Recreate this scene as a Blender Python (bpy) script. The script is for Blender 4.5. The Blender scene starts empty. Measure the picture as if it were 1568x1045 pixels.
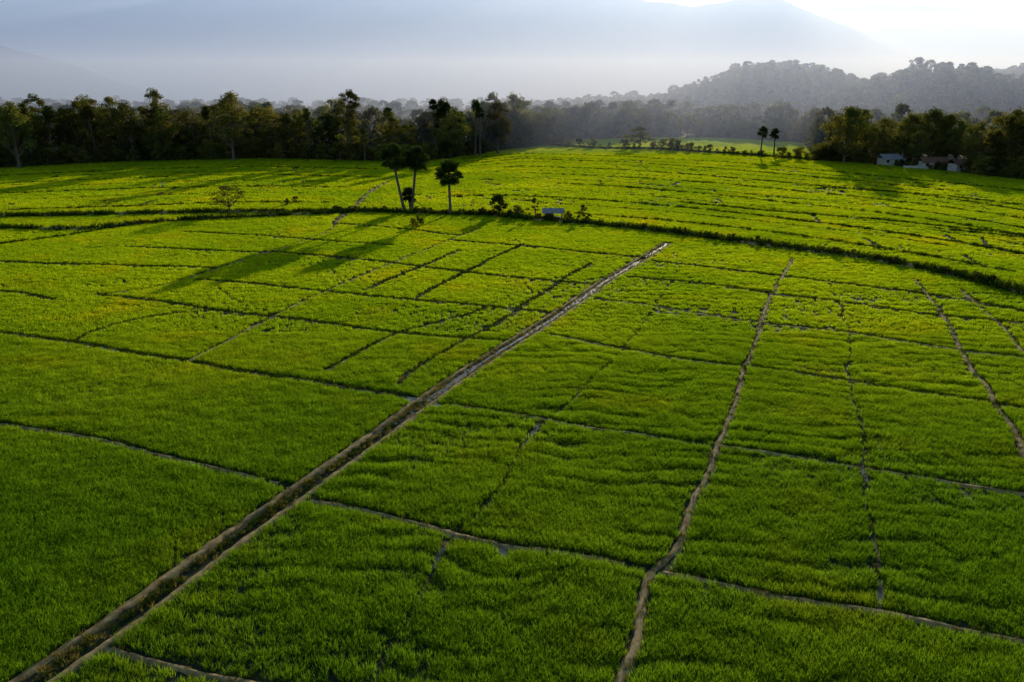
import bpy, math, random
import numpy as np
from mathutils import Vector, Matrix
random.seed(7)
rng = np.random.default_rng(11)
scene = bpy.context.scene
PITCH = math.radians(17.4); CAMH = 25.0; F = 1220.0

def G(u, v):
    """image pixel cast onto the ground plane: sight line -> metric ground position (x,y)"""
    dx = (u-784.0)/F; dy = (522.5-v)/F  # u, v are image pixel coordinates
    ry = math.cos(PITCH)+dy*math.sin(PITCH); rz = -math.sin(PITCH)+dy*math.cos(PITCH)
    t = CAMH/(-rz)
    return (dx*t, ry*t)

# ---------------------------------------------------------------- helpers
def link(o, parent=None):
    scene.collection.objects.link(o)
    if parent: o.parent = parent
    return o
def mesh_obj(name, verts, faces, mats=(), midx=None, smooth=False, do_link=True):
    me = bpy.data.meshes.new(name)
    me.from_pydata(verts, [], faces)
    for m in mats: me.materials.append(m)
    if midx is not None: me.polygons.foreach_set('material_index', midx)
    if smooth: me.polygons.foreach_set('use_smooth', [True]*len(me.polygons))
    me.update()
    o = bpy.data.objects.new(name, me)
    if do_link: link(o)
    return o
TAB = rng.random((256, 256))
def vn(x, y, s=0):
    x = np.asarray(x, float)+s*17.31; y = np.asarray(y, float)+s*9.77
    xi = np.floor(x).astype(int); yi = np.floor(y).astype(int)
    fx = x-xi; fy = y-yi
    fx = fx*fx*(3-2*fx); fy = fy*fy*(3-2*fy)
    a = TAB[xi % 256, yi % 256]; b = TAB[(xi+1) % 256, yi % 256]
    c = TAB[xi % 256, (yi+1) % 256]; d = TAB[(xi+1) % 256, (yi+1) % 256]
    return (a*(1-fx)+b*fx)*(1-fy)+(c*(1-fx)+d*fx)*fy
def fbm(x, y, s=0, o=4):
    r = 0; a = .5; t = 0
    for i in range(o):
        r = r+a*vn(x*2**i, y*2**i, s+i*3); t += a; a *= .5
    return r/t
def smooth(pts, step):
    p = [np.array(q, float) for q in pts]
    if len(p) < 2: return np.array(p)
    p = [2*p[0]-p[1]]+p+[2*p[-1]-p[-2]]
    out = []
    for i in range(1, len(p)-2):
        n = max(1, int(np.linalg.norm(p[i+1]-p[i])/step))
        for k in range(n):
            t = k/n
            out.append(.5*((2*p[i])+(-p[i-1]+p[i+1])*t+(2*p[i-1]-5*p[i]+4*p[i+1]-p[i+2])*t*t+(-p[i-1]+3*p[i]-3*p[i+1]+p[i+2])*t**3))
    out.append(p[-2])
    return np.array(out)

# ---------------------------------------------------------------- materials
def mat(name):
    m = bpy.data.materials.new(name); m.use_nodes = True
    nt = m.node_tree; nt.nodes.clear()
    return m, nt, nt.nodes, nt.links
def ramp_noise(N, L, scale, cols, coord='pos', detail=4, dist=0.0):
    if coord == 'pos':
        g = N.new('ShaderNodeNewGeometry'); src = g.outputs['Position']
    else:
        g = N.new('ShaderNodeTexCoord'); src = g.outputs['Object']
    n = N.new('ShaderNodeTexNoise'); n.inputs['Scale'].default_value = scale
    n.inputs['Detail'].default_value = detail; n.inputs['Distortion'].default_value = dist
    L.new(src, n.inputs['Vector'])
    r = N.new('ShaderNodeValToRGB')
    e = r.color_ramp.elements
    while len(e) < len(cols): e.new(.5)
    for i, (p, c) in enumerate(cols):
        e[i].position = p; e[i].color = (*c, 1)
    L.new(n.outputs['Fac'], r.inputs['Fac'])
    return r.outputs['Color'], n
def mixc(N, L, a, b, f, mode='MIX'):
    m = N.new('ShaderNodeMix'); m.data_type = 'RGBA'; m.blend_type = mode
    for s, v in ((m.inputs[6], a), (m.inputs[7], b)):
        if isinstance(v, tuple): s.default_value = (*v, 1)
        else: L.new(v, s)
    if isinstance(f, float): m.inputs[0].default_value = f
    else: L.new(f, m.inputs[0])
    return m.outputs[2]
def leafmat(name, c1, c2, trans, tfac, scale_big=.035, rnd=.5, near_dim=None):
    m, nt, N, L = mat(name)
    big, _ = ramp_noise(N, L, scale_big, [(.35, c1), (.65, c2)], detail=3)
    if near_dim:   # crop paints the dim foreground into the leaf colour; plots further out are yellower
        g = N.new('ShaderNodeNewGeometry'); sx = N.new('ShaderNodeSeparateXYZ'); L.new(g.outputs['Position'], sx.inputs[0])
        m1 = N.new('ShaderNodeMapRange'); m1.interpolation_type = 'SMOOTHSTEP'
        m1.inputs[1].default_value = 30; m1.inputs[2].default_value = 125
        L.new(sx.outputs['Y'], m1.inputs[0])
        dk = mixc(N, L, big, near_dim, 1.0, 'MULTIPLY')
        big = mixc(N, L, dk, big, m1.outputs[0])
        yl, _ = ramp_noise(N, L, .09, [(.54, (1, 1, 1)), (.76, (1.36, 1.0, 1.0))], detail=4)   # patches with yellowing tips
        big = mixc(N, L, big, yl, 1.0, 'MULTIPLY')
    sm, _ = ramp_noise(N, L, .8, [(.3, (.80, .80, .80)), (.7, (1.14, 1.12, 1.1))], detail=3)
    c = mixc(N, L, big, sm, 1.0, 'MULTIPLY')
    oi = N.new('ShaderNodeObjectInfo')
    mr = N.new('ShaderNodeMapRange'); mr.inputs[3].default_value = 1-rnd*.5; mr.inputs[4].default_value = 1+rnd*.5
    L.new(oi.outputs['Random'], mr.inputs[0])
    sc = N.new('ShaderNodeVectorMath'); sc.operation = 'SCALE'
    L.new(c, sc.inputs[0]); L.new(mr.outputs[0], sc.inputs['Scale'])
    d = N.new('ShaderNodeBsdfDiffuse'); L.new(sc.outputs[0], d.inputs['Color'])
    t = N.new('ShaderNodeBsdfTranslucent')
    tc = mixc(N, L, sc.outputs[0], trans, 1.0, 'MULTIPLY'); L.new(tc, t.inputs['Color'])
    mx = N.new('ShaderNodeMixShader'); mx.inputs[0].default_value = tfac
    L.new(d.outputs[0], mx.inputs[1]); L.new(t.outputs[0], mx.inputs[2])
    o = N.new('ShaderNodeOutputMaterial'); L.new(mx.outputs[0], o.inputs['Surface'])
    return m
def simple(name, c1, c2, scale=3., rough=.85, bump=.3, metal=0., coord='pos'):
    m, nt, N, L = mat(name)
    c, n = ramp_noise(N, L, scale, [(.3, c1), (.7, c2)], coord=coord, detail=6)
    p = N.new('ShaderNodeBsdfPrincipled'); L.new(c, p.inputs['Base Color'])
    p.inputs['Roughness'].default_value = rough; p.inputs['Metallic'].default_value = metal
    p.inputs['Specular IOR Level'].default_value = .2
    b = N.new('ShaderNodeBump'); b.inputs['Strength'].default_value = bump; b.inputs['Distance'].default_value = .05
    L.new(n.outputs['Fac'], b.inputs['Height']); L.new(b.outputs[0], p.inputs['Normal'])
    o = N.new('ShaderNodeOutputMaterial'); L.new(p.outputs[0], o.inputs['Surface'])
    return m
M_RICE = leafmat('rice_leaf', (.190, .300, .008), (.305, .390, .010), (2.1, 2.0, .8), .60, rnd=.3, near_dim=(.42, .57, 1.3))
M_WEED = leafmat('bund_grass', (.105, .115, .014), (.260, .210, .055), (1.6, 1.5, .8), .38, scale_big=.3)
M_DWEED = leafmat('rank_shade_grass', (.028, .056, .006), (.055, .085, .010), (1.5, 1.5, .8), .3, scale_big=.3)  # dark tone paints the shaded sides of bunds; real dark bank grass shares it
M_TREE = leafmat('tree_leaf', (.060, .084, .022), (.135, .128, .036), (2.0, 1.8, .8), .45, scale_big=.05, rnd=1.0)
M_PALM = leafmat('palm_leaf', (.028, .048, .014), (.045, .07, .018), (1.6, 1.6, .8), .3, scale_big=.5)
M_BARK = simple('bark', (.07, .055, .04), (.15, .12, .09), 4., .9, .6)
M_EARTH = simple('bund_earth', (.18, .125, .045), (.46, .34, .15), 2.2, .95, .5)
M_GROUND = simple('paddy_mud', (.012, .022, .006), (.03, .038, .014), .6, .9, .4)
M_HILL = simple('hill_scrub', (.02, .032, .012), (.04, .05, .02), .05, .95, .2)

def water_mat():
    m, nt, N, L = mat('ditch_water')
    p = N.new('ShaderNodeBsdfPrincipled'); p.inputs['Base Color'].default_value = (.10, .09, .07, 1)
    p.inputs['Roughness'].default_value = .2; p.inputs['IOR'].default_value = 1.33
    p.inputs['Specular IOR Level'].default_value = .5
    g = N.new('ShaderNodeNewGeometry'); n = N.new('ShaderNodeTexNoise'); n.inputs['Scale'].default_value = 2.5
    L.new(g.outputs['Position'], n.inputs['Vector'])
    b = N.new('ShaderNodeBump'); b.inputs['Strength'].default_value = .2; b.inputs['Distance'].default_value = .05
    L.new(n.outputs['Fac'], b.inputs['Height']); L.new(b.outputs[0], p.inputs['Normal'])
    o = N.new('ShaderNodeOutputMaterial'); L.new(p.outputs[0], o.inputs['Surface'])
    return m
M_WATER = water_mat()

# ---------------------------------------------------------------- field boundaries
# kinds: b earth bund, d narrow furrow bund, s faint seam, e/f far weedy bund, h hedge bank, c channel
LN = []
def line(kind, hw, *uv):
    pts = [G(*q) for q in uv]
    def ext(a, b, d):
        a = np.array(a); b = np.array(b); w = a-b; w = w/np.linalg.norm(w); return tuple(a+w*d)
    edge = lambda q: q[0] <= 0 or q[0] >= 1568 or q[1] >= 1045
    if edge(uv[0]): pts = [ext(pts[0], pts[1], 14)]+pts
    if edge(uv[-1]): pts = pts+[ext(pts[-1], pts[-2], 14)]
    P = smooth(pts, 1.0)
    if kind in 'bds':
        if kind == 'd':
            hw = hw*1.05+.44*float(np.clip((P[:,1].mean()-55)/60, 0, 1))
        T = np.gradient(P, axis=0); T /= np.linalg.norm(T, axis=1)[:, None]+1e-9
        s = random.uniform(0, 90); k = np.arange(len(P))
        o = (vn(k*.22, k*0+s, 2)-.5)*.45+(vn(k*.07, k*0+s, 3)-.5)*.6
        P = P+np.stack([T[:,1], -T[:,0]], 1)*o[:, None]
    LN.append((kind, hw, P))
CH = [(52,1045),(190,950),(320,853),(450,760),(560,682),(652,615),(740,555),(820,505),(880,465),(930,430),(985,397),(1022,373)]
line('c', 1.05, *CH)
line('b', .42, (0,650),(60,660),(130,672),(250,700),(380,735),(440,749))
line('d', .42, (0,513),(110,527),(200,543),(290,556),(400,575),(500,590),(625,610))
line('b', .34, (290,556),(420,485),(510,443),(600,403),(690,368),(740,350))
line('d', .34, (150,453),(230,462),(330,478),(410,487),(500,498),(600,510),(720,521),(790,528))
line('d', .25, (500,568),(605,514),(690,490),(750,470))
line('d', .25, (612,590),(640,566),(720,520),(750,505))
line('d', .16, (745,505),(800,470),(860,432),(905,405))
line('d', .34, (300,430),(400,437),(500,448),(600,457),(750,472),(850,483))
line('d', .34, (605,404),(740,422),(860,433),(920,438))
line('d', .34, (690,369),(800,378),(900,388),(990,396))
line('d', .34, (410,386),(510,395),(610,405))
line('d', .34, (512,343),(600,350),(700,362))
line('b', .34, (518,338),(500,357),(410,388),(310,420),(235,442),(150,453))
line('d', .34, (0,402),(150,407),(330,412))
line('d', .3, (205,380),(300,384),(410,388))
line('d', .28, (0,447),(40,450),(80,460))
line('d', .3, (280,356),(400,362),(500,370),(600,377))
line('d', .2, (110,527),(150,508),(240,485),(330,478))
line('d', .15, (640,457),(700,425),(760,395),(800,375))
line('d', .15, (560,446),(620,420),(700,385))
line('s', .2, (420,485),(360,462),(330,440))
line('b', .40, (955,1045),(985,960),(1005,885),(1030,860),(1065,770),(1100,685),(1138,565),(1165,500),(1190,440),(1213,397))
line('b', .42, (472,770),(600,795),(700,820),(780,838),(900,858),(1010,880))
line('b', .38, (1015,880),(1200,915),(1340,937),(1568,985))
line('b', .40, (685,620),(820,640),(900,655),(1000,670),(1100,688))
line('b', .40, (1100,685),(1200,700),(1320,720),(1440,737),(1568,757))
line('b', .46, (840,515),(950,535),(1040,550),(1138,563))
line('d', .42, (1138,563),(1300,585),(1400,600),(1530,618),(1568,627))
line('b', .60, (915,460),(1000,470),(1100,487),(1175,497),(1300,513),(1470,538),(1568,550))
line('d', .40, (965,425),(1080,437),(1190,452),(1320,468),(1440,485),(1568,497))
line('d', .40, (1003,402),(1100,412),(1205,425),(1330,440),(1420,452),(1568,478))
line('b', .40, (1400,428),(1440,480),(1470,540),(1520,615),(1568,692))
line('b', .3, (1475,445),(1520,485),(1568,535))
line('s', .18, (700,815),(750,760),(825,655),(890,600),(960,530),(1005,470),(1050,398))
line('s', .20, (1345,937),(1320,720),(1320,650),(1300,585),(1300,510),(1270,430))
line('b', .38, (165,992),(230,1010),(380,1045))
line('s', .18, (560,1045),(610,960),(690,830))
HEDGE = [(0,333),(150,330),(300,327),(520,326),(560,325),(650,328),(740,330),(800,336),(900,344),(1000,354),(1100,367),(1200,380),(1300,393),(1400,410),(1500,432),(1568,450)]
line('h', 1.2, *HEDGE)
line('h', .6, (0,351),(130,352),(260,340),(420,332),(520,328))
line('f', .5, (0,375),(100,362),(200,346),(270,340))
line('b', .9, (597,278),(570,292),(545,315),(512,342))
LIMIT = [(-300,262),(0,258),(200,248),(400,243),(640,249),(700,242),(790,228),(840,222),(880,214),(1000,211),(1100,211),(1235,220),(1255,246),(1400,258),(1568,276),(1900,300)]
LIMg = [G(*q) for q in LIMIT]
lb = np.array([p[0]/p[1] for p in LIMg]); ly = np.array([p[1] for p in LIMg])
def limitY(x, y): return np.interp(x/y, lb, ly)
FRONT = [(820,222),(920,228),(1000,229),(1060,233),(1140,238),(1245,246)]
line('h', 1.6, *FRONT)
hp = smooth([G(*q) for q in HEDGE[3:]], 2.0)
def hedgeY(b):
    allp = smooth([G(*q) for q in [(-80,335)]+HEDGE+[(1640,480)]], 2.0)
    bb = allp[:,0]/allp[:,1]; o = np.argsort(bb)
    return np.interp(b, bb[o], allp[:,1][o])
TT = [(-80,262),(0,259),(200,249),(400,245),(640,251),(700,243),(800,233),(950,237),(1100,245),(1250,257),(1400,270),(1568,287),(1640,295)]
tg = np.array([G(*q) for q in TT]); tb = tg[:,0]/tg[:,1]
def topY(b): return np.interp(b, tb, tg[:,1])
def addline(kind, hw, pts): LN.append((kind, hw, np.array(pts)))
def family(b0, b1, n, jit):
    for i in range(1, n):
        t = i/n+random.uniform(-.2, .2)/n
        bs = np.arange(b0, b1, .006)
        off = (vn(bs*5, bs*0+i*.9, 5)-.5)*jit
        Y = hedgeY(bs)*(1-t-off)+topY(bs)*(t+off)
        a = random.uniform(-.05, .25); z = random.uniform(.75, 1.05)
        sel = (np.arange(len(bs)) > a*len(bs)) & (np.arange(len(bs)) < z*len(bs))
        pts = np.stack([bs[sel]*Y[sel], Y[sel]], 1)
        if len(pts) > 6: addline('f' if i % 2 else 'e', .45 if i % 3 else .8, pts)
        for k in range(4):
            j = random.randrange(len(bs))
            Ya = Y[j]; t2 = t+1/n; Yb = hedgeY(bs[j])*(1-t2)+topY(bs[j])*t2
            x0 = bs[j]*Ya; x1 = x0+random.uniform(-.15, .45)*(Yb-Ya)
            addline('s', .5, smooth([(x0, Ya), (x1, Yb)], 2.))
family(-.70, -.16, 9, .05)
family(-.14, .74, 14, .05)
line('f', 1.0, (1218,284),(1300,291),(1440,301),(1568,316))
line('f', .9, (1040,311),(1200,326),(1350,338),(1568,362))
line('f', .8, (1420,350),(1490,357),(1568,366))
PUD = [((826,650),(814,668),.28),((1321,712),(1328,742),.2),((684,828),(664,872),.22),((766,838),(772,852),.3),
       ((115,526),(180,539),.5),((628,612),(668,622),.66),((1035,384),(1033,397),.2),((1350,890),(1345,940),.18),((893,432),(935,425),.25)]
PUDg = [(np.array(G(*a)), np.array(G(*b)), r) for a, b, r in PUD]

segs = []
for kind, hw, P in LN:
    for i in range(len(P)-1):
        segs.append((P[i][0], P[i][1], P[i+1][0], P[i+1][1], hw))
for a, b, r in PUDg: segs.append((a[0], a[1], b[0], b[1], r))
def clearance(X, Y):
    C = np.full(len(X), 9.0)
    for x0, y0, x1, y1, hw in segs:
        m = 1.6+hw
        i0 = np.searchsorted(Y, min(y0, y1)-m); i1 = np.searchsorted(Y, max(y0, y1)+m)
        if i1 <= i0: continue
        x = X[i0:i1]; y = Y[i0:i1]
        sel = np.nonzero((x > min(x0, x1)-m) & (x < max(x0, x1)+m))[0]
        if len(sel) == 0: continue
        x = x[sel]; y = y[sel]
        dx = x1-x0; dy = y1-y0; q = dx*dx+dy*dy+1e-9
        t = np.clip(((x-x0)*dx+(y-y0)*dy)/q, 0, 1)
        d = np.hypot(x-(x0+t*dx), y-(y0+t*dy))-hw
        C[i0+sel] = np.minimum(C[i0+sel], d)
    return C

# ---------------------------------------------------------------- grass tufts
def tuft(name, n, R, h, w, seed, m, lean=.35):
    r = random.Random(seed); V = []; Fc = []
    for i in range(n):
        a = r.uniform(0, 6.283); d = R*math.sqrt(r.random())
        x, y = d*math.cos(a), d*math.sin(a)
        fa = r.uniform(0, 6.283); fx, fy = math.cos(fa), math.sin(fa)
        la = a+r.uniform(-1.2, 1.2); L = h*r.uniform(.65, 1.15); b = L*lean*r.uniform(.3, 1.4)
        lx, ly_ = math.cos(la)*b, math.sin(la)*b
        k = len(V); ww = w*r.uniform(.7, 1.2)
        V += [(x-fx*ww/2, y-fy*ww/2, 0), (x+fx*ww/2, y+fy*ww/2, 0),
              (x+lx*.35+fx*ww*.5, y+ly_*.35+fy*ww*.5, L*.6), (x+lx*.35-fx*ww*.5, y+ly_*.35-fy*ww*.5, L*.6),
              (x+lx, y+ly_, L*.98)]
        Fc += [(k, k+1, k+2, k+3), (k+3, k+2, k+4)]
    return mesh_obj(name, V, Fc, [m], do_link=False)
def coll(name, objs):
    c = bpy.data.collections.new(name)
    for o in objs: c.objects.link(o)
    return c
C_NEAR = coll('rice_near', [tuft('rice_n%d' % i, 28, .18, .38, .018, i, M_RICE, .45) for i in range(5)])
C_MID = coll('rice_mid', [tuft('rice_m%d' % i, 28, .30, .38, .045, 10+i, M_RICE) for i in range(4)])
C_FAR = coll('rice_far', [tuft('rice_f%d' % i, 50, .85, .42, .11, 20+i, M_RICE) for i in range(3)])
C_WEED = coll('weed', [tuft('weed_%d' % i, 22, .16, .24, .025, 30+i, M_WEED, .7) for i in range(3)])
C_DWEED = coll('dweed', [tuft('dweed_%d' % i, 26, .22, .38, .035, 35+i, M_DWEED, .5) for i in range(3)])
C_WEEDF = coll('weedf', [tuft('weedf_%d' % i, 34, .6, .8, .09, 40+i, M_DWEED, .5) for i in range(3)])

def scatter(name, X, Y, Z, S, ROT, IDX, collection):
    n = len(X); me = bpy.data.meshes.new(name); me.vertices.add(n)
    co = np.stack([X, Y, Z], 1).astype(np.float32); me.vertices.foreach_set('co', co.ravel())
    a = me.attributes.new('s', 'FLOAT_VECTOR', 'POINT'); a.data.foreach_set('vector', S.astype(np.float32).ravel())
    a = me.attributes.new('r', 'FLOAT_VECTOR', 'POINT'); a.data.foreach_set('vector', ROT.astype(np.float32).ravel())
    a = me.attributes.new('k', 'INT', 'POINT'); a.data.foreach_set('value', IDX.astype(np.int32))
    o = bpy.data.objects.new(name, me); link(o)
    ng = bpy.data.node_groups.new(name, 'GeometryNodeTree')
    ng.interface.new_socket('Geometry', in_out='INPUT', socket_type='NodeSocketGeometry')
    ng.interface.new_socket('Geometry', in_out='OUTPUT', socket_type='NodeSocketGeometry')
    N = ng.nodes; L = ng.links
    gi = N.new('NodeGroupInput'); go = N.new('NodeGroupOutput')
    ip = N.new('GeometryNodeInstanceOnPoints'); ci = N.new('GeometryNodeCollectionInfo')
    ci.inputs['Collection'].default_value = collection
    ci.inputs['Separate Children'].default_value = True; ci.inputs['Reset Children'].default_value = True
    def na(nm, ty):
        q = N.new('GeometryNodeInputNamedAttribute'); q.data_type = ty; q.inputs['Name'].default_value = nm
        return [s for s in q.outputs if s.enabled and s.name == 'Attribute'][0]
    L.new(gi.outputs[0], ip.inputs['Points']); L.new(ci.outputs[0], ip.inputs['Instance'])
    ip.inputs['Pick Instance'].default_value = True
    L.new(na('k', 'INT'), ip.inputs['Instance Index'])
    L.new(na('s', 'FLOAT_VECTOR'), ip.inputs['Scale'])
    L.new(na('r', 'FLOAT_VECTOR'), ip.inputs['Rotation'])
    L.new(ip.outputs[0], go.inputs[0])
    md = o.modifiers.new('scatter', 'NODES'); md.node_group = ng
    return o

def halfw(Y): return np.interp(Y, [25, 60, 150, 500], [.82, .74, .70, .68])*Y+5
chp = LN[0][2]
def chX(Y): 
    o = np.argsort(chp[:,1]); return np.interp(Y, chp[:,1][o], chp[:,0][o])
def rice_zone(name, y0, y1, sp, collection, nv, base):
    xs = []; ys = []
    for y in np.arange(y0, y1, sp):
        w = halfw(y); x = np.arange(-w, w, sp)
        xs.append(x); ys.append(np.full(len(x), y))
    X = np.concatenate(xs); Y = np.concatenate(ys)
    X = X+rng.uniform(-.5, .5, len(X))*sp; Y = Y+rng.uniform(-.5, .5, len(X))*sp
    o = np.argsort(Y); X = X[o]; Y = Y[o]
    C = clearance(X, Y)+(vn(X*2.2, Y*2.2, 3)-.5)*.22
    k = (C > 0) & (Y < limitY(X, Y))
    X = X[k]; Y = Y[k]; C = C[k]
    right = np.clip((X-chX(Y))/3, 0, 1)
    n1 = fbm(X/5, Y/3.2, 1, 3); n2 = vn(X/1.1, Y/.9, 2)
    # missing hills between planting strips: meandering gaps
    wx_ = X+2.2*(fbm(X/3, Y/3, 31, 2)-.5); wy_ = Y+2.6*(fbm(X/4.5, Y/3.5, 33, 3)-.5)
    cn = vn(wx_/3.6, wy_/1.5, 41)
    g1 = np.clip(1-np.abs(cn-.5)/.085, 0, 1)
    ph = wy_/2.0+1.5*vn(X/8, Y/6, 4)+.08*X
    g2 = np.clip(1-np.abs((ph % 1)-.5)*2/.40, 0, 1)
    gap = np.maximum(g1*.6*np.clip(vn(X/8, Y/6, 43)*1.8-.1, .15, 1), g2*np.clip(vn(X/4.5, Y/3.5, 7)*2.1-.5, 0, 1))
    gap = gap*(.25+.62*right)
    s = base*(.66+.40*n1+.30*n2)*(1-.66*gap)
    keep = rng.random(len(X)) > gap*.62
    thin = (vn(X/9, Y/7, 9) > .68) & (rng.random(len(X)) < .35)
    keep &= ~thin
    X, Y, s = X[keep], Y[keep], s[keep]
    n = len(X)
    hs = s*rng.uniform(.85, 1.15, n)
    S = np.stack([s**.3, s**.3, hs], 1)
    R = np.stack([rng.uniform(-.12, .12, n), rng.uniform(-.12, .12, n), rng.uniform(0, 6.28, n)], 1)
    print(name, n)
    return scatter(name, X, Y, np.zeros(n), S, R, rng.integers(0, nv, n), collection)
rice_zone('rice_crop', 25, 82, .225, C_NEAR, 5, 1.0)
rice_zone('rice_crop', 82, 182, .42, C_MID, 4, .92)
rice_zone('rice_crop', 182, 480, 1.1, C_FAR, 3, .95)

# ---------------------------------------------------------------- bunds, channel, weeds
bv, bf = [], []
def ribbon(P, off, hw, h, V, Fc, jit=.35):
    P = np.asarray(P); n = len(P)
    T = np.gradient(P, axis=0); T /= np.linalg.norm(T, axis=1)[:, None]+1e-9
    Nn = np.stack([T[:,1], -T[:,0]], 1)
    k0 = len(V); sd = random.uniform(0, 99)
    for i in range(n):
        wob = float(vn(i*.25, sd))-.5
        c = P[i]+Nn[i]*(off+wob*hw*.9); w = hw*(1+random.uniform(-jit, jit)+wob*.6); w2 = hw*(1+random.uniform(-jit, jit)); hh = h*(1+random.uniform(-.3, .3)+wob)
        for a, z in ((-w, -.02), (-w*.6, hh*.85), (0, hh), (w2*.6, hh*.85), (w2, -.02)):
            q = c+Nn[i]*a; V.append((q[0], q[1], z))
    for i in range(n-1):
        for j in range(4):
            a = k0+i*5+j; Fc.append((a, a+1, a+6, a+5))
WD = {'w': [], 'd': [], 'f': []}
def weeds(P, off, wid, dens, s0, s1, key='w'):
    P = np.asarray(P); T = np.gradient(P, axis=0); T /= np.linalg.norm(T, axis=1)[:, None]+1e-9
    Nn = np.stack([T[:,1], -T[:,0]], 1)
    L = np.linalg.norm(np.diff(P, axis=0), axis=1)
    for i in range(len(L)):
        for _ in range(rng.poisson(L[i]*dens)):
            t = random.random(); q = P[i]*(1-t)+P[i+1]*t+Nn[i]*(off+random.gauss(0, wid))
            WD[key].append((q[0], q[1], .0 if key == 'f' else .04, random.uniform(s0, s1)))
for kind, hw, P in LN:
    far = P[:,1].mean() > 165
    Pd = smooth(P[::3] if len(P) > 8 else P, .5)
    if kind == 'c':
        for off in (-.78, .78): ribbon(Pd, off, .27, .13, bv, bf, .45)
        for off in (-.80, .80): weeds(Pd, off, .22, 3.0, .3, .85)
        near = Pd[Pd[:,1] < 64]; weeds(near, 0, .22, 7, .4, 1.0); weeds(near, 0, .2, 4, .4, .8, 'd')
        farp = Pd[Pd[:,1] >= 60]; weeds(farp, -.45, .14, 6, .4, .95); weeds(farp, .42, .14, 4, .4, .8); weeds(farp, 0, .2, 1.2, .4, .8)
    elif kind == 'b':
        ribbon(Pd, 0, .25 if not far else .6, .12, bv, bf, .45); weeds(Pd, 0, .26, 3.2, .3, .9); weeds(Pd, 0, .3, 1.2, .4, .85, 'd')
    elif kind == 'd':
        ribbon(Pd, 0, .16, .08, bv, bf, .4); weeds(Pd, 0, .16, 2.4, .4, 1.0); weeds(Pd, 0, .11, 3.8, .4, .85 if hw < .5 else 1.1, 'd')
    elif kind == 's':
        weeds(Pd, 0, .14, 1.6, .3, .8, 'd'); weeds(Pd, 0, .14, 1.0, .3, .8)
    elif kind == 'f':
        weeds(P, 0, .25, 2.8, .4, .85, 'f')
    elif kind == 'e':
        weeds(P, 0, .3, 2.0, .3, .65, 'f')
    elif kind == 'h':
        ribbon(Pd, 0, hw*.9, .45, bv, bf, .25); weeds(P, 0, hw*.45, 6*hw, .6, 1.5, 'f')
mesh_obj('field_bund', bv, bf, [M_EARTH], smooth=True)
for key, nm, c in (('w', 'bund_grass', C_WEED), ('d', 'rank_shade_grass', C_DWEED), ('f', 'bank_grass', C_WEEDF)):
    A = np.array(WD[key]); n = len(A)
    scatter(nm, A[:,0], A[:,1], A[:,2], np.repeat(A[:,3:4], 3, 1),
        np.stack([rng.uniform(-.3, .3, n), rng.uniform(-.3, .3, n), rng.uniform(0, 6.28, n)], 1), rng.integers(0, 3, n), c)
# water
wv, wf = [], []
Pw = smooth(chp[::3], .7); Pw = Pw[Pw[:,1] > 56]
T = np.gradient(Pw, axis=0); T /= np.linalg.norm(T, axis=1)[:, None]
Nn = np.stack([T[:,1], -T[:,0]], 1)
for i, p in enumerate(Pw):
    w = max(.05, .02+.46*float(vn(i*.16, 3.3))+.06*min(1, (p[1]-56)/60)); p = p+Nn[i]*(float(vn(i*.2, 8.8))-.5)*.3
    a = p-Nn[i]*w; b = p+Nn[i]*w
    wv += [(a[0], a[1], .045), (b[0], b[1], .045)]
    if i: wf.append((2*i-2, 2*i-1, 2*i+1, 2*i))
mesh_obj('irrigation_channel', wv, wf, [M_WATER])
pv, pf = [], []
for a, b, r in PUDg:
    d = b-a; L = np.linalg.norm(d); d = d/L; nn = np.array([d[1], -d[0]]); c = (a+b)/2; k = len(pv); m = 18
    for i in range(m):
        t = i/m*6.283; q = c+d*math.cos(t)*(L/2+r)*random.uniform(.75, 1.05)+nn*math.sin(t)*r*random.uniform(.6, 1.15)
        pv.append((q[0], q[1], .052+.004*(len(pf) % 3)))
    pf.append(tuple(range(k, k+m)))
mesh_obj('puddle', pv, pf, [M_WATER])

# ---------------------------------------------------------------- ground, hills, mountains
mesh_obj('ground', [(-9000, -300, 0), (9000, -300, 0), (9000, 12000, 0), (-9000, 12000, 0)], [(0, 1, 2, 3)], [M_GROUND])
HG = [(242, 760, 43, 66, 95), (318, 625, 36, 52, 70), (395, 560, 37, 55, 70), (480, 760, 40, 90, 90), (120, 900, 16, 80, 90), (365, 470, 16, 45, 45)]
def hillz(x, y):
    z = 0
    for cx, cy, h, sx, sy in HG: z = np.maximum(z, h*np.exp(-.5*((x-cx)/sx)**2-.5*((y-cy)/sy)**2))
    return np.maximum(z-1.0, -.5)+0*x+(fbm(x/60, y/60, 3)-.5)*6*np.clip(z/15, 0, 1)
def hfield(name, x0, x1, y0, y1, st, fn, m):
    xs = np.arange(x0, x1+st, st); ys = np.arange(y0, y1+st, st)
    XX, YY = np.meshgrid(xs, ys); ZZ = fn(XX, YY)
    V = np.stack([XX.ravel(), YY.ravel(), ZZ.ravel()], 1).tolist(); w = len(xs)
    Fc = [(j*w+i, j*w+i+1, (j+1)*w+i+1, (j+1)*w+i) for j in range(len(ys)-1) for i in range(w-1)]
    return mesh_obj(name, V, Fc, [m], smooth=True)
hfield('forested_hill', 0, 760, 440, 1150, 10, hillz, M_HILL)
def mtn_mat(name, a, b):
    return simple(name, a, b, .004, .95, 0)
RID = [(-3600,430),(-2300,500),(-1500,415),(-800,440),(-200,430),(250,375),(500,345),(640,325),(780,348),(925,362),(1180,265),(1434,160),(1700,75),(2200,0),(4000,0)]
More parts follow.
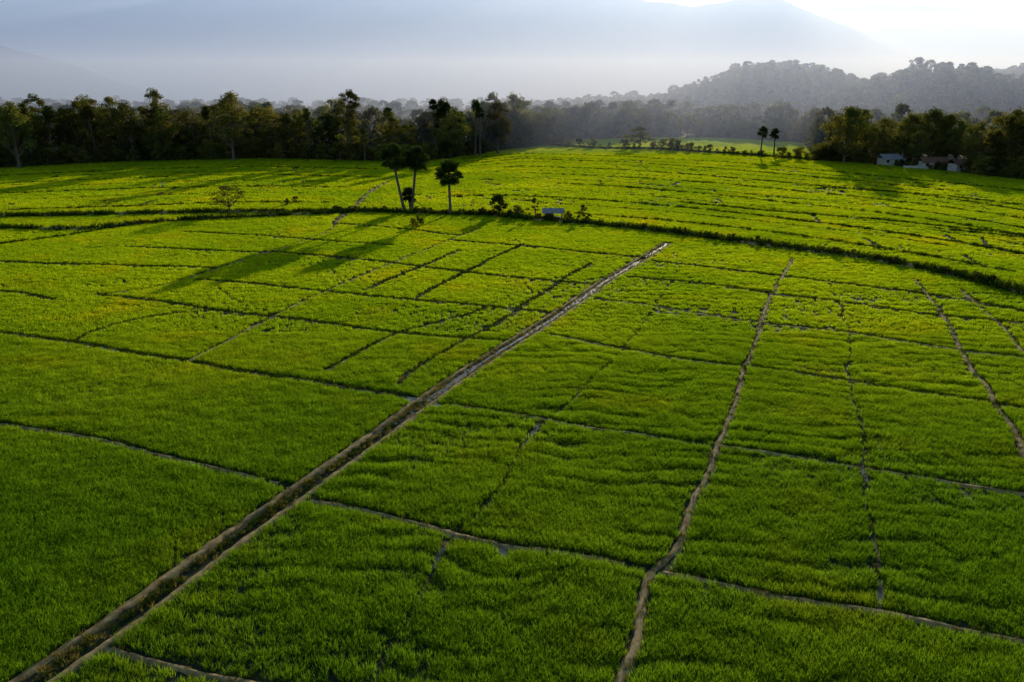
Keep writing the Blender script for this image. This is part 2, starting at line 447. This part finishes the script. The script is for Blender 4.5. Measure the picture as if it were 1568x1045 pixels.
def mainz(x, y):
    r = np.interp(x, [a for a, b in RID], [b for a, b in RID])
    t = np.clip((y-2050)/1000, 0, 1)**1.25; bk = np.clip(1-(y-3050)/900, 0, 1)
    n = (fbm(x/320, y/500, 8, 5)-.5)
    rid = 1-np.abs(fbm(x/260, y/900, 12, 4)-.5)*2.5
    return r*np.minimum(t, bk)*(1+.14*n)+rid*35*np.minimum(t, .6)*np.clip(r/200, 0, 1)-25
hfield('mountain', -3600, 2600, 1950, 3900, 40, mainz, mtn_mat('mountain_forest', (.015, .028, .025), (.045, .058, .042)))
def farz(x, y):
    t = np.clip((y-3400)/800, 0, 1); bk = np.clip(1-(y-4200)/1200, 0, 1)
    return (450+110*(fbm(x/500, y/900, 20, 4)-.5))*np.minimum(t, bk)*np.clip((x-600)/900, 0, 1)-20
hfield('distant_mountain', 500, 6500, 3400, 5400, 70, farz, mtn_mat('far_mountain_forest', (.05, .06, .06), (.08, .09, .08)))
def spurz(x, y):
    r = np.interp(x, [-3000,-1400,-1250,-1000,-860,-700], [300,190,165,95,40,0])
    return r*np.clip(1-np.abs(y-1900)/450, 0, 1)*(1+.2*(fbm(x/150, y/200, 30)-.5))-6
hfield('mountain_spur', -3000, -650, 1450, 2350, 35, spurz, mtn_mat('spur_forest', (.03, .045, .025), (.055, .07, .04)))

def haze(name, x0, x1, y0, y1, z1, dens, col, g, ecol, es):
    V = [(x0,y0,.5),(x1,y0,.5),(x1,y1,.5),(x0,y1,.5),(x0,y0,z1),(x1,y0,z1),(x1,y1,z1),(x0,y1,z1)]
    Fc = [(3,2,1,0),(4,5,6,7),(0,1,5,4),(1,2,6,5),(2,3,7,6),(3,0,4,7)]
    m, nt, N, L = mat(name)
    s = N.new('ShaderNodeVolumeScatter'); s.inputs['Color'].default_value = (*col, 1)
    s.inputs['Density'].default_value = dens; s.inputs['Anisotropy'].default_value = g
    e = N.new('ShaderNodeEmission'); e.inputs[0].default_value = (*ecol, 1); e.inputs[1].default_value = es   # added glow standing in for multiply scattered skylight
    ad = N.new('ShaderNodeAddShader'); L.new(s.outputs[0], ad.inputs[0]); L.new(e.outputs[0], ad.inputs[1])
    o = N.new('ShaderNodeOutputMaterial'); L.new(ad.outputs[0], o.inputs['Volume'])
    return mesh_obj(name, V, Fc, [m])
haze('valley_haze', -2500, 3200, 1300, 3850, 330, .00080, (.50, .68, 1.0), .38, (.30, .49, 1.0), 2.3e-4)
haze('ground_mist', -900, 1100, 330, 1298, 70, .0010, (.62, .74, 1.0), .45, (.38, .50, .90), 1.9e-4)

# ---------------------------------------------------------------- trees
def tube(V, Fc, pts, rad, sides=6):
    k0 = len(V)
    for i, p in enumerate(pts):
        p = Vector(p); d = (Vector(pts[min(i+1, len(pts)-1)])-Vector(pts[max(i-1, 0)])).normalized()
        a = d.orthogonal().normalized(); b = d.cross(a)
        for s in range(sides):
            t = s/sides*6.2832; V.append(tuple(p+(a*math.cos(t)+b*math.sin(t))*rad[i]))
    for i in range(len(pts)-1):
        for s in range(sides):
            a = k0+i*sides+s; b = k0+i*sides+(s+1) % sides; Fc.append((a, b, b+sides, a+sides))
def tree(name, seed, H, R, cb, ncl, nl, leaf, m=M_TREE, flat=.9, sparse=1., do_link=False):
    r = random.Random(seed); V, Fc = [], []
    lean = (r.uniform(-.06, .06)*H, r.uniform(-.06, .06)*H)
    tr = H*.018+.05
    tp = [(lean[0]*t*t+r.uniform(-.01, .01)*H*t, lean[1]*t*t, H*t*.8) for t in (0, .15, .35, .6, .8, 1)]
    tube(V, Fc, tp, [tr*1.5, tr, tr*.85, tr*.6, tr*.35, tr*.12], 7)
    cl = []
    for i in range(ncl):
        t = r.random()**.8; z = H*(cb+(1-cb)*t)
        prof = math.sin(math.pi*min(1, (t*.82+.16)))**.6
        a = r.uniform(0, 6.283); d = R*prof*math.sqrt(r.random())*r.uniform(.75, 1.15)
        c = Vector((lean[0]*t+math.cos(a)*d, lean[1]*t+math.sin(a)*d, z-R*.12))
        cl.append((c, R*r.uniform(.16, .34)))
    for c, cr in cl[::2]:
        tz = max(H*cb*.6, c.z-R*.7-.1*H)*.9; f = tz/(H*.8)
        s = Vector((lean[0]*f*f, lean[1]*f*f, tz)); mid = (s+c)/2+Vector((0, 0, -R*.06))
        tube(V, Fc, [s, mid, c], [tr*.4, tr*.25, tr*.08], 4)
    nb = len(Fc)
    for c, cr in cl:
        for j in range(nl):
            d = Vector((r.gauss(0, 1), r.gauss(0, 1), r.gauss(0, 1))).normalized()
            q = c+Vector((d.x, d.y, d.z*flat*.75))*cr*(r.random()**.45)*1.12
            nrm = (d+Vector((r.uniform(-1, 1), r.uniform(-1, 1), r.uniform(-.3, 1)))).normalized()
            a = nrm.orthogonal().normalized(); b = nrm.cross(a); th = r.uniform(0, 6.28)
            a2 = a*math.cos(th)+b*math.sin(th); b2 = nrm.cross(a2)
            l = leaf*r.uniform(.55, 1.2); w = l*r.uniform(.45, .8); k = len(V)
            V += [tuple(q-a2*l/2), tuple(q+b2*w/2), tuple(q+a2*l/2), tuple(q-b2*w/2-nrm*l*.1)]
            Fc.append((k, k+1, k+2, k+3))
    return mesh_obj(name, V, Fc, [M_BARK, m], [0]*nb+[1]*(len(Fc)-nb), do_link=do_link)
TV = [tree('tree_a', 1, 20, 6.5, .28, 46, 80, .75), tree('tree_b', 2, 20, 5.0, .22, 40, 80, .7), tree('tree_c', 3, 20, 8, .35, 55, 75, .8),
      tree('tree_d', 4, 20, 4.2, .3, 28, 90, .65), tree('tree_e', 5, 20, 7, .18, 50, 75, .75), tree('tree_f', 6, 20, 5.6, .45, 30, 80, .7)]
C_TREE = coll('tree_variants', TV)
C_BUSH = coll('bush_variants', [tree('bush_a', 11, 5, 3.2, .02, 26, 70, .42), tree('bush_b', 12, 5, 2.4, .05, 20, 70, .4), tree('bush_c', 13, 5, 3.8, .0, 30, 70, .45)])
C_HTREE = coll('hill_variants', [tree('ht_a', 21, 12, 5, .15, 22, 40, 1.1), tree('ht_b', 22, 12, 4, .15, 18, 40, 1.0), tree('ht_c', 23, 12, 6, .2, 26, 40, 1.1)])
def treescatter(name, pts, collection, nv):
    A = np.array(pts); n = len(A)
    S = np.stack([A[:,3]*rng.uniform(.85, 1.2, n), A[:,3]*rng.uniform(.85, 1.2, n), A[:,3]*rng.uniform(.9, 1.1, n)], 1)
    R = np.stack([rng.uniform(-.04, .04, n), rng.uniform(-.04, .04, n), rng.uniform(0, 6.28, n)], 1)
    return scatter(name, A[:,0], A[:,1], A[:,2], S, R, rng.integers(0, nv, n), collection)
pts = []; bush = []
for u in np.arange(-120, 800, 19):
    b = G(u, 200)[0]/G(u, 200)[1]; Y = float(np.interp(b, lb, ly))
    for row in range(3):
        y = Y+4+row*12+random.uniform(-3, 7); x = b*y+random.uniform(-4, 4)
        if random.random() < .22: continue
        s = random.choice([.45, .6, .7, .8, .92, 1.05, 1.1])*(.95+.07*row)
        if 560 < u < 660: s *= .8
        if u > 790: s *= .8
        pts.append((x, y, -.2, s))
for u in np.arange(-120, 1640, 6):
    b = G(u, 200)[0]/G(u, 200)[1]; Y = float(np.interp(b, lb, ly))
    if 870 < u < 1235 and random.random() < .2: continue
    for row in range(2):
        y = Y+.5+row*4+random.uniform(-1, 3)
        sc_ = random.uniform(.45, 1.4)
        if 1335 < u < 1500:
            if random.random() < .6: y += 9
            sc_ = random.uniform(.25, .55)
        bush.append((b*y+random.uniform(-1, 1), y, -.1, sc_))
for u in np.arange(1262, 1720, 20):
    b = G(u, 200)[0]/G(u, 200)[1]; Y = float(np.interp(b, lb, ly))
    for row in range(3):
        y = Y+11+row*10+random.uniform(-3, 5); x = b*y+random.uniform(-3, 3)
        if random.random() < .2: continue
        pts.append((x, y, -.2, random.uniform(.5, .92)))
for u in np.arange(800, 1262, 11):
    b = G(u, 200)[0]/G(u, 200)[1]; Y = float(np.interp(b, lb, ly))
    for row in range(3):
        y = Y+5+row*10+random.uniform(-4, 4); x = b*y
        if random.random() < .15: continue
        pts.append((x, y, -.2, random.uniform(.5, .9) if u < 1010 else random.uniform(.4, .65)))
treescatter('tree_line', pts, C_TREE, 6)
treescatter('undergrowth', bush, C_BUSH, 3)
fp = []
for y in np.arange(345, 1000, 11):
    for x in np.arange(-.75*y, .74*y, 11):
        xx = x+random.uniform(-4, 4); yy = y+random.uniform(-4, 4)
        L = float(np.interp(xx/yy, lb, ly))
        if yy < L+32: continue
        z = float(hillz(np.array(xx), np.array(yy))) if xx > 0 else 0
        if z > 3: continue
        if yy > L+130 and random.random() < .7: continue
        if random.random() < .35: continue
        fp.append((xx, yy, -.3, random.uniform(.8, 1.6)))
hp_ = []
for y in np.arange(450, 860, 7.5):
    for x in np.arange(20, 700, 7.5):
        xx = x+random.uniform(-3.5, 3.5); yy = y+random.uniform(-3.5, 3.5)
        z = float(hillz(np.array(xx), np.array(yy)))
        if z < 2.5 or xx/yy > .74: continue
        hp_.append((xx, yy, z-.8, random.uniform(.5, 1.05)*(1.35 if random.random() < .05 else 1)))
print('forest', len(fp), len(hp_))
treescatter('valley_forest', fp, C_HTREE, 3)
treescatter('hill_forest', hp_, C_HTREE, 3)

hb = []
Pf = smooth([G(*q) for q in FRONT], 3.0)
for p in Pf:
    if random.random() < .75: hb.append((p[0]+random.uniform(-1, 1), p[1]+random.uniform(-2, 2), 0, random.uniform(.3, .95)))
for u, v, s in [(545,327,.35),(575,326,.3),(660,330,.35),(705,331,.3),(790,334,.5),(800,335,.35),(780,333,.35),(870,338,.4),(893,339,.6),(902,341,.4),(440,315,.35),(452,312,.35),(740,331,.35),(720,331,.25),(640,347,.4),(632,346,.3)]:
    x, y = G(u, v); hb.append((x, y, 0, s))
for i in range(90):
    t = random.random()**1.3; q = hp[int(t*(len(hp)-1))]; hb.append((q[0]+random.uniform(-.8, .8), q[1]+random.uniform(-.8, .8), .2, random.uniform(.12, .28)))
treescatter('hedgerow', hb, C_BUSH, 3)
def put(o, u, v, rz=0, s=1):
    x, y = G(u, v); o.location = (x, y, -.05); o.rotation_euler = (0, 0, rz); o.scale = (s, s, s); return o
def named_tree(nm, u, v, s=1, **k):
    o = tree(nm, **k); link(o); return put(o, u, v, random.uniform(0, 6), s)
named_tree('small_tree', 352, 327, seed=51, H=6.2, R=4.2, cb=.42, ncl=26, nl=60, leaf=.32, flat=.5)
named_tree('small_tree', 765, 332, seed=52, H=4.6, R=2.3, cb=.35, ncl=20, nl=120, leaf=.36)
named_tree('sapling', 820, 334, seed=53, H=4.2, R=1.1, cb=.4, ncl=10, nl=70, leaf=.3)
named_tree('spreading_tree', 980, 227, seed=54, H=10, R=6.2, cb=.35, ncl=34, nl=90, leaf=.6, flat=.6)
named_tree('spreading_tree', 1030, 231, seed=55, H=6, R=5, cb=.15, ncl=26, nl=90, leaf=.55)
named_tree('broad_tree', 1292, 250, seed=56, H=20, R=8.5, cb=.25, ncl=70, nl=110, leaf=.7)
named_tree('broad_tree', 1420, 250, seed=57, H=19, R=8.5, cb=.3, ncl=70, nl=110, leaf=.7)
named_tree('broad_tree', 1560, 270, seed=62, H=18, R=8, cb=.15, ncl=70, nl=110, leaf=.7)
named_tree('tall_tree', 358, 247, seed=58, H=25, R=7.5, cb=.35, ncl=60, nl=100, leaf=.7)
named_tree('tall_tree', 533, 246, seed=59, H=26, R=5, cb=.5, ncl=30, nl=90, leaf=.7)
named_tree('tall_tree', 30, 258, seed=60, H=22, R=7, cb=.3, ncl=55, nl=100, leaf=.7)
named_tree('tall_tree', 762, 236, seed=61, H=21, R=6.5, cb=.25, ncl=55, nl=100, leaf=.7)

def palmyra(name, H, bend, seed, CR=1.55, dead=True):
    r = random.Random(seed); V, Fc = [], []
    top = Vector((bend[0], bend[1], H))
    pp = []
    for i in range(9):
        t = i/8; pp.append((bend[0]*t**.8, bend[1]*t**.8, H*t))
    tube(V, Fc, pp, [.46, .35, .30, .28, .27, .27, .28, .30, .2], 10)
    nb = len(Fc)
    for i in range(58):
        el = math.radians(r.uniform(-60, 88)); az = r.uniform(0, 6.283)
        d = Vector((math.cos(az)*math.cos(el), math.sin(az)*math.cos(el), math.sin(el)))
        pl = CR*r.uniform(.5, .9); c = top+d*pl+Vector((0, 0, -.1*pl))
        tube(V, Fc, [top, top+d*pl*.5, c], [.04, .03, .025], 4)
        side = d.cross(Vector((0, 0, 1))); side = side.normalized() if side.length > .01 else Vector((1, 0, 0))
        tw = r.uniform(-.6, .6); up = side.cross(d); side = side*math.cos(tw)+up*math.sin(tw); nr = side.cross(d)
        fr = CR*r.uniform(.6, .78); ns = 17
        for s in range(ns):
            a0 = math.radians(-125+250*s/ns); a1 = math.radians(-125+250*(s+1)/ns); am = (a0+a1)/2
            p = lambda a, q, z=0: c+(d*math.cos(a)+side*math.sin(a))*q+nr*z
            k = len(V)
            tip = p(am, fr*(1-.12*abs(am))*r.uniform(.9, 1.05))+Vector((0, 0, -.12*fr*r.random()))
            V += [tuple(c), tuple(p(a0, fr*.68, .03)), tuple(tip), tuple(p(a1, fr*.68, -.03))]
            Fc.append((k, k+1, k+2, k+3))
    o = mesh_obj(name, V, Fc, [M_BARK, M_PALM], [0]*nb+[1]*(len(Fc)-nb)); return o
put(palmyra('palmyra_palm', 11.7, (-2.3, .3), 1, 2.35), 621, 326, 0)
put(palmyra('palmyra_palm', 11.3, (1.5, .4), 2, 2.25), 629, 325, 0)
put(palmyra('palmyra_palm', 3.6, (-.3, .3), 3, 1.45), 629, 324, 0)
put(palmyra('palmyra_palm', 8.8, (-.2, 0), 4, 2.3), 690, 330, 0)
put(palmyra('palmyra_palm', 9.6, (.3, 0), 5, 1.8), 1164, 240, 0)
put(palmyra('palmyra_palm', 8.6, (-.2, 0), 6, 1.8), 1185, 238, 0)
for i, (u, h) in enumerate([(664, 20), (682, 19), (676, 17), (727, 19.5), (735, 17), (704, 15.5), (905, 17), (600, 17)]):
    put(palmyra('palmyra_palm', h, (random.uniform(-1, 1), 0), 20+i, 1.7), u, 240 if u < 800 else 209, 0)

# ---------------------------------------------------------------- small buildings
M_WALL = simple('lime_wall', (.34, .32, .28), (.50, .48, .44), 1.2, .9, .1)
M_TIN = simple('tin_roof', (.18, .185, .20), (.30, .31, .33), 1.5, .6, .1)
M_TILE = simple('clay_tile', (.12, .06, .04), (.22, .11, .07), 2., .85, .3)
M_WOOD = simple('weathered_wood', (.08, .06, .045), (.16, .12, .09), 6., .9, .3)
M_DARK = simple('dark_opening', (.012, .012, .012), (.02, .02, .02), 1., .6, 0)
def box(V, Fc, c, s):
    k = len(V); x, y, z = c; a, b, d = s[0]/2, s[1]/2, s[2]/2
    V += [(x-a,y-b,z-d),(x+a,y-b,z-d),(x+a,y+b,z-d),(x-a,y+b,z-d),(x-a,y-b,z+d),(x+a,y-b,z+d),(x+a,y+b,z+d),(x-a,y+b,z+d)]
    Fc += [(k,k+3,k+2,k+1),(k+4,k+5,k+6,k+7),(k,k+1,k+5,k+4),(k+1,k+2,k+6,k+5),(k+2,k+3,k+7,k+6),(k+3,k,k+4,k+7)]
def roof(V, Fc, w, d, z0, z1, th=.08):
    k = len(V)
    V += [(-w/2,-d/2,z0),(w/2,-d/2,z0),(w/2,0,z1),(-w/2,0,z1),(w/2,d/2,z0),(-w/2,d/2,z0)]
    V += [(x,y,z-th) for x,y,z in V[k:k+6]]
    Fc += [(k,k+1,k+2,k+3),(k+3,k+2,k+4,k+5),(k+9,k+8,k+7,k+6),(k+11,k+10,k+8,k+9),(k,k+6,k+7,k+1),(k+4,k+10,k+11,k+5),(k+1,k+7,k+8,k+2),(k+2,k+8,k+10,k+4),(k,k+3,k+9,k+6),(k+3,k+5,k+11,k+9)]
def empty(nm, u, v, rz=0):
    e = bpy.data.objects.new(nm, None); link(e); x, y = G(u, v); e.location = (x, y, 0); e.rotation_euler = (0, 0, rz); return e
def part(nm, V, Fc, m, par):
    o = mesh_obj(nm, V, Fc, [m]); o.parent = par; return o
e = empty('field_hut', 847, 336, -.12)
V, Fc = [], []
for x in (-1.8, 0, 1.8):
    for y in (-1.1, 1.1): box(V, Fc, (x, y, .8), (.12, .12, 1.6))
box(V, Fc, (0, -1.1, 1.5), (3.8, .08, .1)); box(V, Fc, (0, 1.1, 1.5), (3.8, .08, .1)); box(V, Fc, (0, 0, .45), (3.4, 2.0, .08))
part('posts', V, Fc, M_WOOD, e)
V, Fc = [], []; roof(V, Fc, 4.4, 3.2, 1.5, 2.3); part('roof', V, Fc, M_TIN, e)
V, Fc = [], []; box(V, Fc, (-.9, 1.0, 1.0), (1.6, .05, 1.0)); part('back_wall', V, Fc, M_WOOD, e)
def house(nm, u, v, w, d, h, rz, rm):
    e = empty(nm, u, v, rz)
    V, Fc = [], []; box(V, Fc, (0, 0, h/2), (w, d, h)); part('walls', V, Fc, M_WALL, e)
    V, Fc = [], []; roof(V, Fc, w+1.2, d+1.4, h-.15, h+1.5); part('roof', V, Fc, rm, e)
    V, Fc = [], []
    k = int(w//2.3)
    for i in range(k):
        x = -w/2+(i+.5)*w/k
        if i == k//2: box(V, Fc, (x, -d/2, 1.0), (.9, .06, 2.0))
        else: box(V, Fc, (x, -d/2, 1.5), (1.0, .06, 1.0))
    part('door_and_windows', V, Fc, M_DARK, e)
house('white_house', 1360, 253, 6, 4.5, 2.4, .1, M_TIN)
house('white_house', 1428, 258.5, 8, 4.5, 2.4, -.1, M_TILE)
house('white_house', 1470, 262, 6, 4.5, 2.4, .15, M_TILE)
V, Fc = [], []; box(V, Fc, (0, 0, .55), (6, .25, 1.1))
for i in range(4): box(V, Fc, (-3+i*2, 0, .65), (.4, .4, 1.3))
o = mesh_obj('boundary_wall', V, Fc, [M_WALL]); put(o, 1399, 259, -.2)
def stupa(nm, u, v, s, z=0):
    prof = [(0,3.2),(.6,3.2),(.62,2.9),(1.1,2.9),(1.12,2.5),(1.6,2.5),(2.2,2.45),(3.0,2.1),(3.7,1.5),(4.1,.7),(4.12,.75),(4.9,.75),(4.92,.45),(5.6,.33),(6.6,.2),(7.8,.06),(8.2,.0)]
    V, Fc = [], []; n = 20
    for zz, r in prof:
        for i in range(n): V.append((r*math.cos(i/n*6.2832), r*math.sin(i/n*6.2832), zz))
    for j in range(len(prof)-1):
        for i in range(n): a = j*n+i; b = j*n+(i+1) % n; Fc.append((a, b, b+n, a+n))
    o = mesh_obj(nm, V, Fc, [M_WALL]); put(o, u, v, 0, s); return o
stupa('white_stupa', 1380, 252, .6)
stupa('white_stupa', 690, 236, 1.5)

# ---------------------------------------------------------------- farmer
def skin(nm, J, E, m, par):
    me = bpy.data.meshes.new(nm); me.from_pydata([j[:3] for j in J], E, []); me.materials.append(m)
    o = bpy.data.objects.new(nm, me); link(o); o.parent = par
    md = o.modifiers.new('s', 'SKIN'); o.modifiers.new('ss', 'SUBSURF').levels = 1
    for i, j in enumerate(J): me.skin_vertices[0].data[i].radius = (j[3], j[3])
    me.skin_vertices[0].data[0].use_root = True
    return o
M_SKIN = simple('skin', (.16, .08, .05), (.2, .1, .06), 5., .6, 0)
M_SHIRT = simple('white_cotton', (.7, .7, .68), (.8, .8, .78), 3., .9, 0)
M_SARONG = simple('sarong_cloth', (.08, .09, .14), (.14, .14, .2), 3., .9, 0)
e = empty('farmer', 249, 289, .5)
skin('body', [(0,0,.95,.13),(0,0,1.2,.13),(0,0,1.42,.13),(0,0,1.5,.06),(0,-.02,1.58,.085),(0,-.02,1.68,.10),
  (.2,0,1.4,.06),(.28,-.05,1.15,.045),(.24,-.2,.95,.035),(-.2,0,1.4,.06),(-.28,-.05,1.15,.045),(-.24,-.2,.95,.035),
  (.1,0,.85,.09),(.12,-.05,.48,.065),(.12,.05,.08,.045),(.12,-.1,.04,.04),(-.1,0,.85,.09),(-.12,.08,.48,.065),(-.12,.12,.08,.045),(-.12,-.02,.04,.04)],
  [(0,1),(1,2),(2,3),(3,4),(4,5),(2,6),(6,7),(7,8),(2,9),(9,10),(10,11),(0,12),(12,13),(13,14),(14,15),(0,16),(16,17),(17,18),(18,19)], M_SKIN, e)
skin('shirt', [(0,0,.92,.17),(0,0,1.2,.165),(0,0,1.42,.16),(.21,0,1.4,.085),(.27,-.03,1.2,.075),(-.21,0,1.4,.085),(-.27,-.03,1.2,.075)], [(0,1),(1,2),(2,3),(3,4),(2,5),(5,6)], M_SHIRT, e)
skin('sarong', [(0,0,.95,.18),(0,0,.7,.2),(0,.02,.42,.21)], [(0,1),(1,2)], M_SARONG, e)

# ---------------------------------------------------------------- light, sky, camera
AZ = math.radians(16.0); EL = math.radians(10.8)
S = Vector((math.sin(AZ)*math.cos(EL), math.cos(AZ)*math.cos(EL), math.sin(EL)))
ld = bpy.data.lights.new('sun', 'SUN'); ld.energy = 5.0; ld.angle = math.radians(.6); ld.color = (1, .94, .86)
lo = bpy.data.objects.new('sun', ld); link(lo); lo.rotation_euler = S.to_track_quat('Z', 'Y').to_euler(); lo.location = (60, 200, 80)
w = bpy.data.worlds.new('World'); scene.world = w; w.use_nodes = True
nt = w.node_tree; bg = nt.nodes['Background']
sky = nt.nodes.new('ShaderNodeTexSky'); sky.sky_type = 'NISHITA'; sky.sun_disc = False
sky.sun_elevation = EL; sky.sun_rotation = AZ; sky.air_density = 1.0; sky.dust_density = .6; sky.ozone_density = 2.0
nt.links.new(sky.outputs[0], bg.inputs[0]); bg.inputs[1].default_value = .15
cam = bpy.data.cameras.new('camera'); cam.lens = 28; cam.sensor_width = 36; cam.clip_end = 20000; cam.clip_start = .5
co = bpy.data.objects.new('camera', cam); link(co); co.location = (0, 0, CAMH); co.rotation_euler = (math.pi/2-PITCH, 0, 0)
scene.camera = co
scene.view_settings.view_transform = 'Standard'; scene.view_settings.look = 'None'; scene.view_settings.exposure = 0
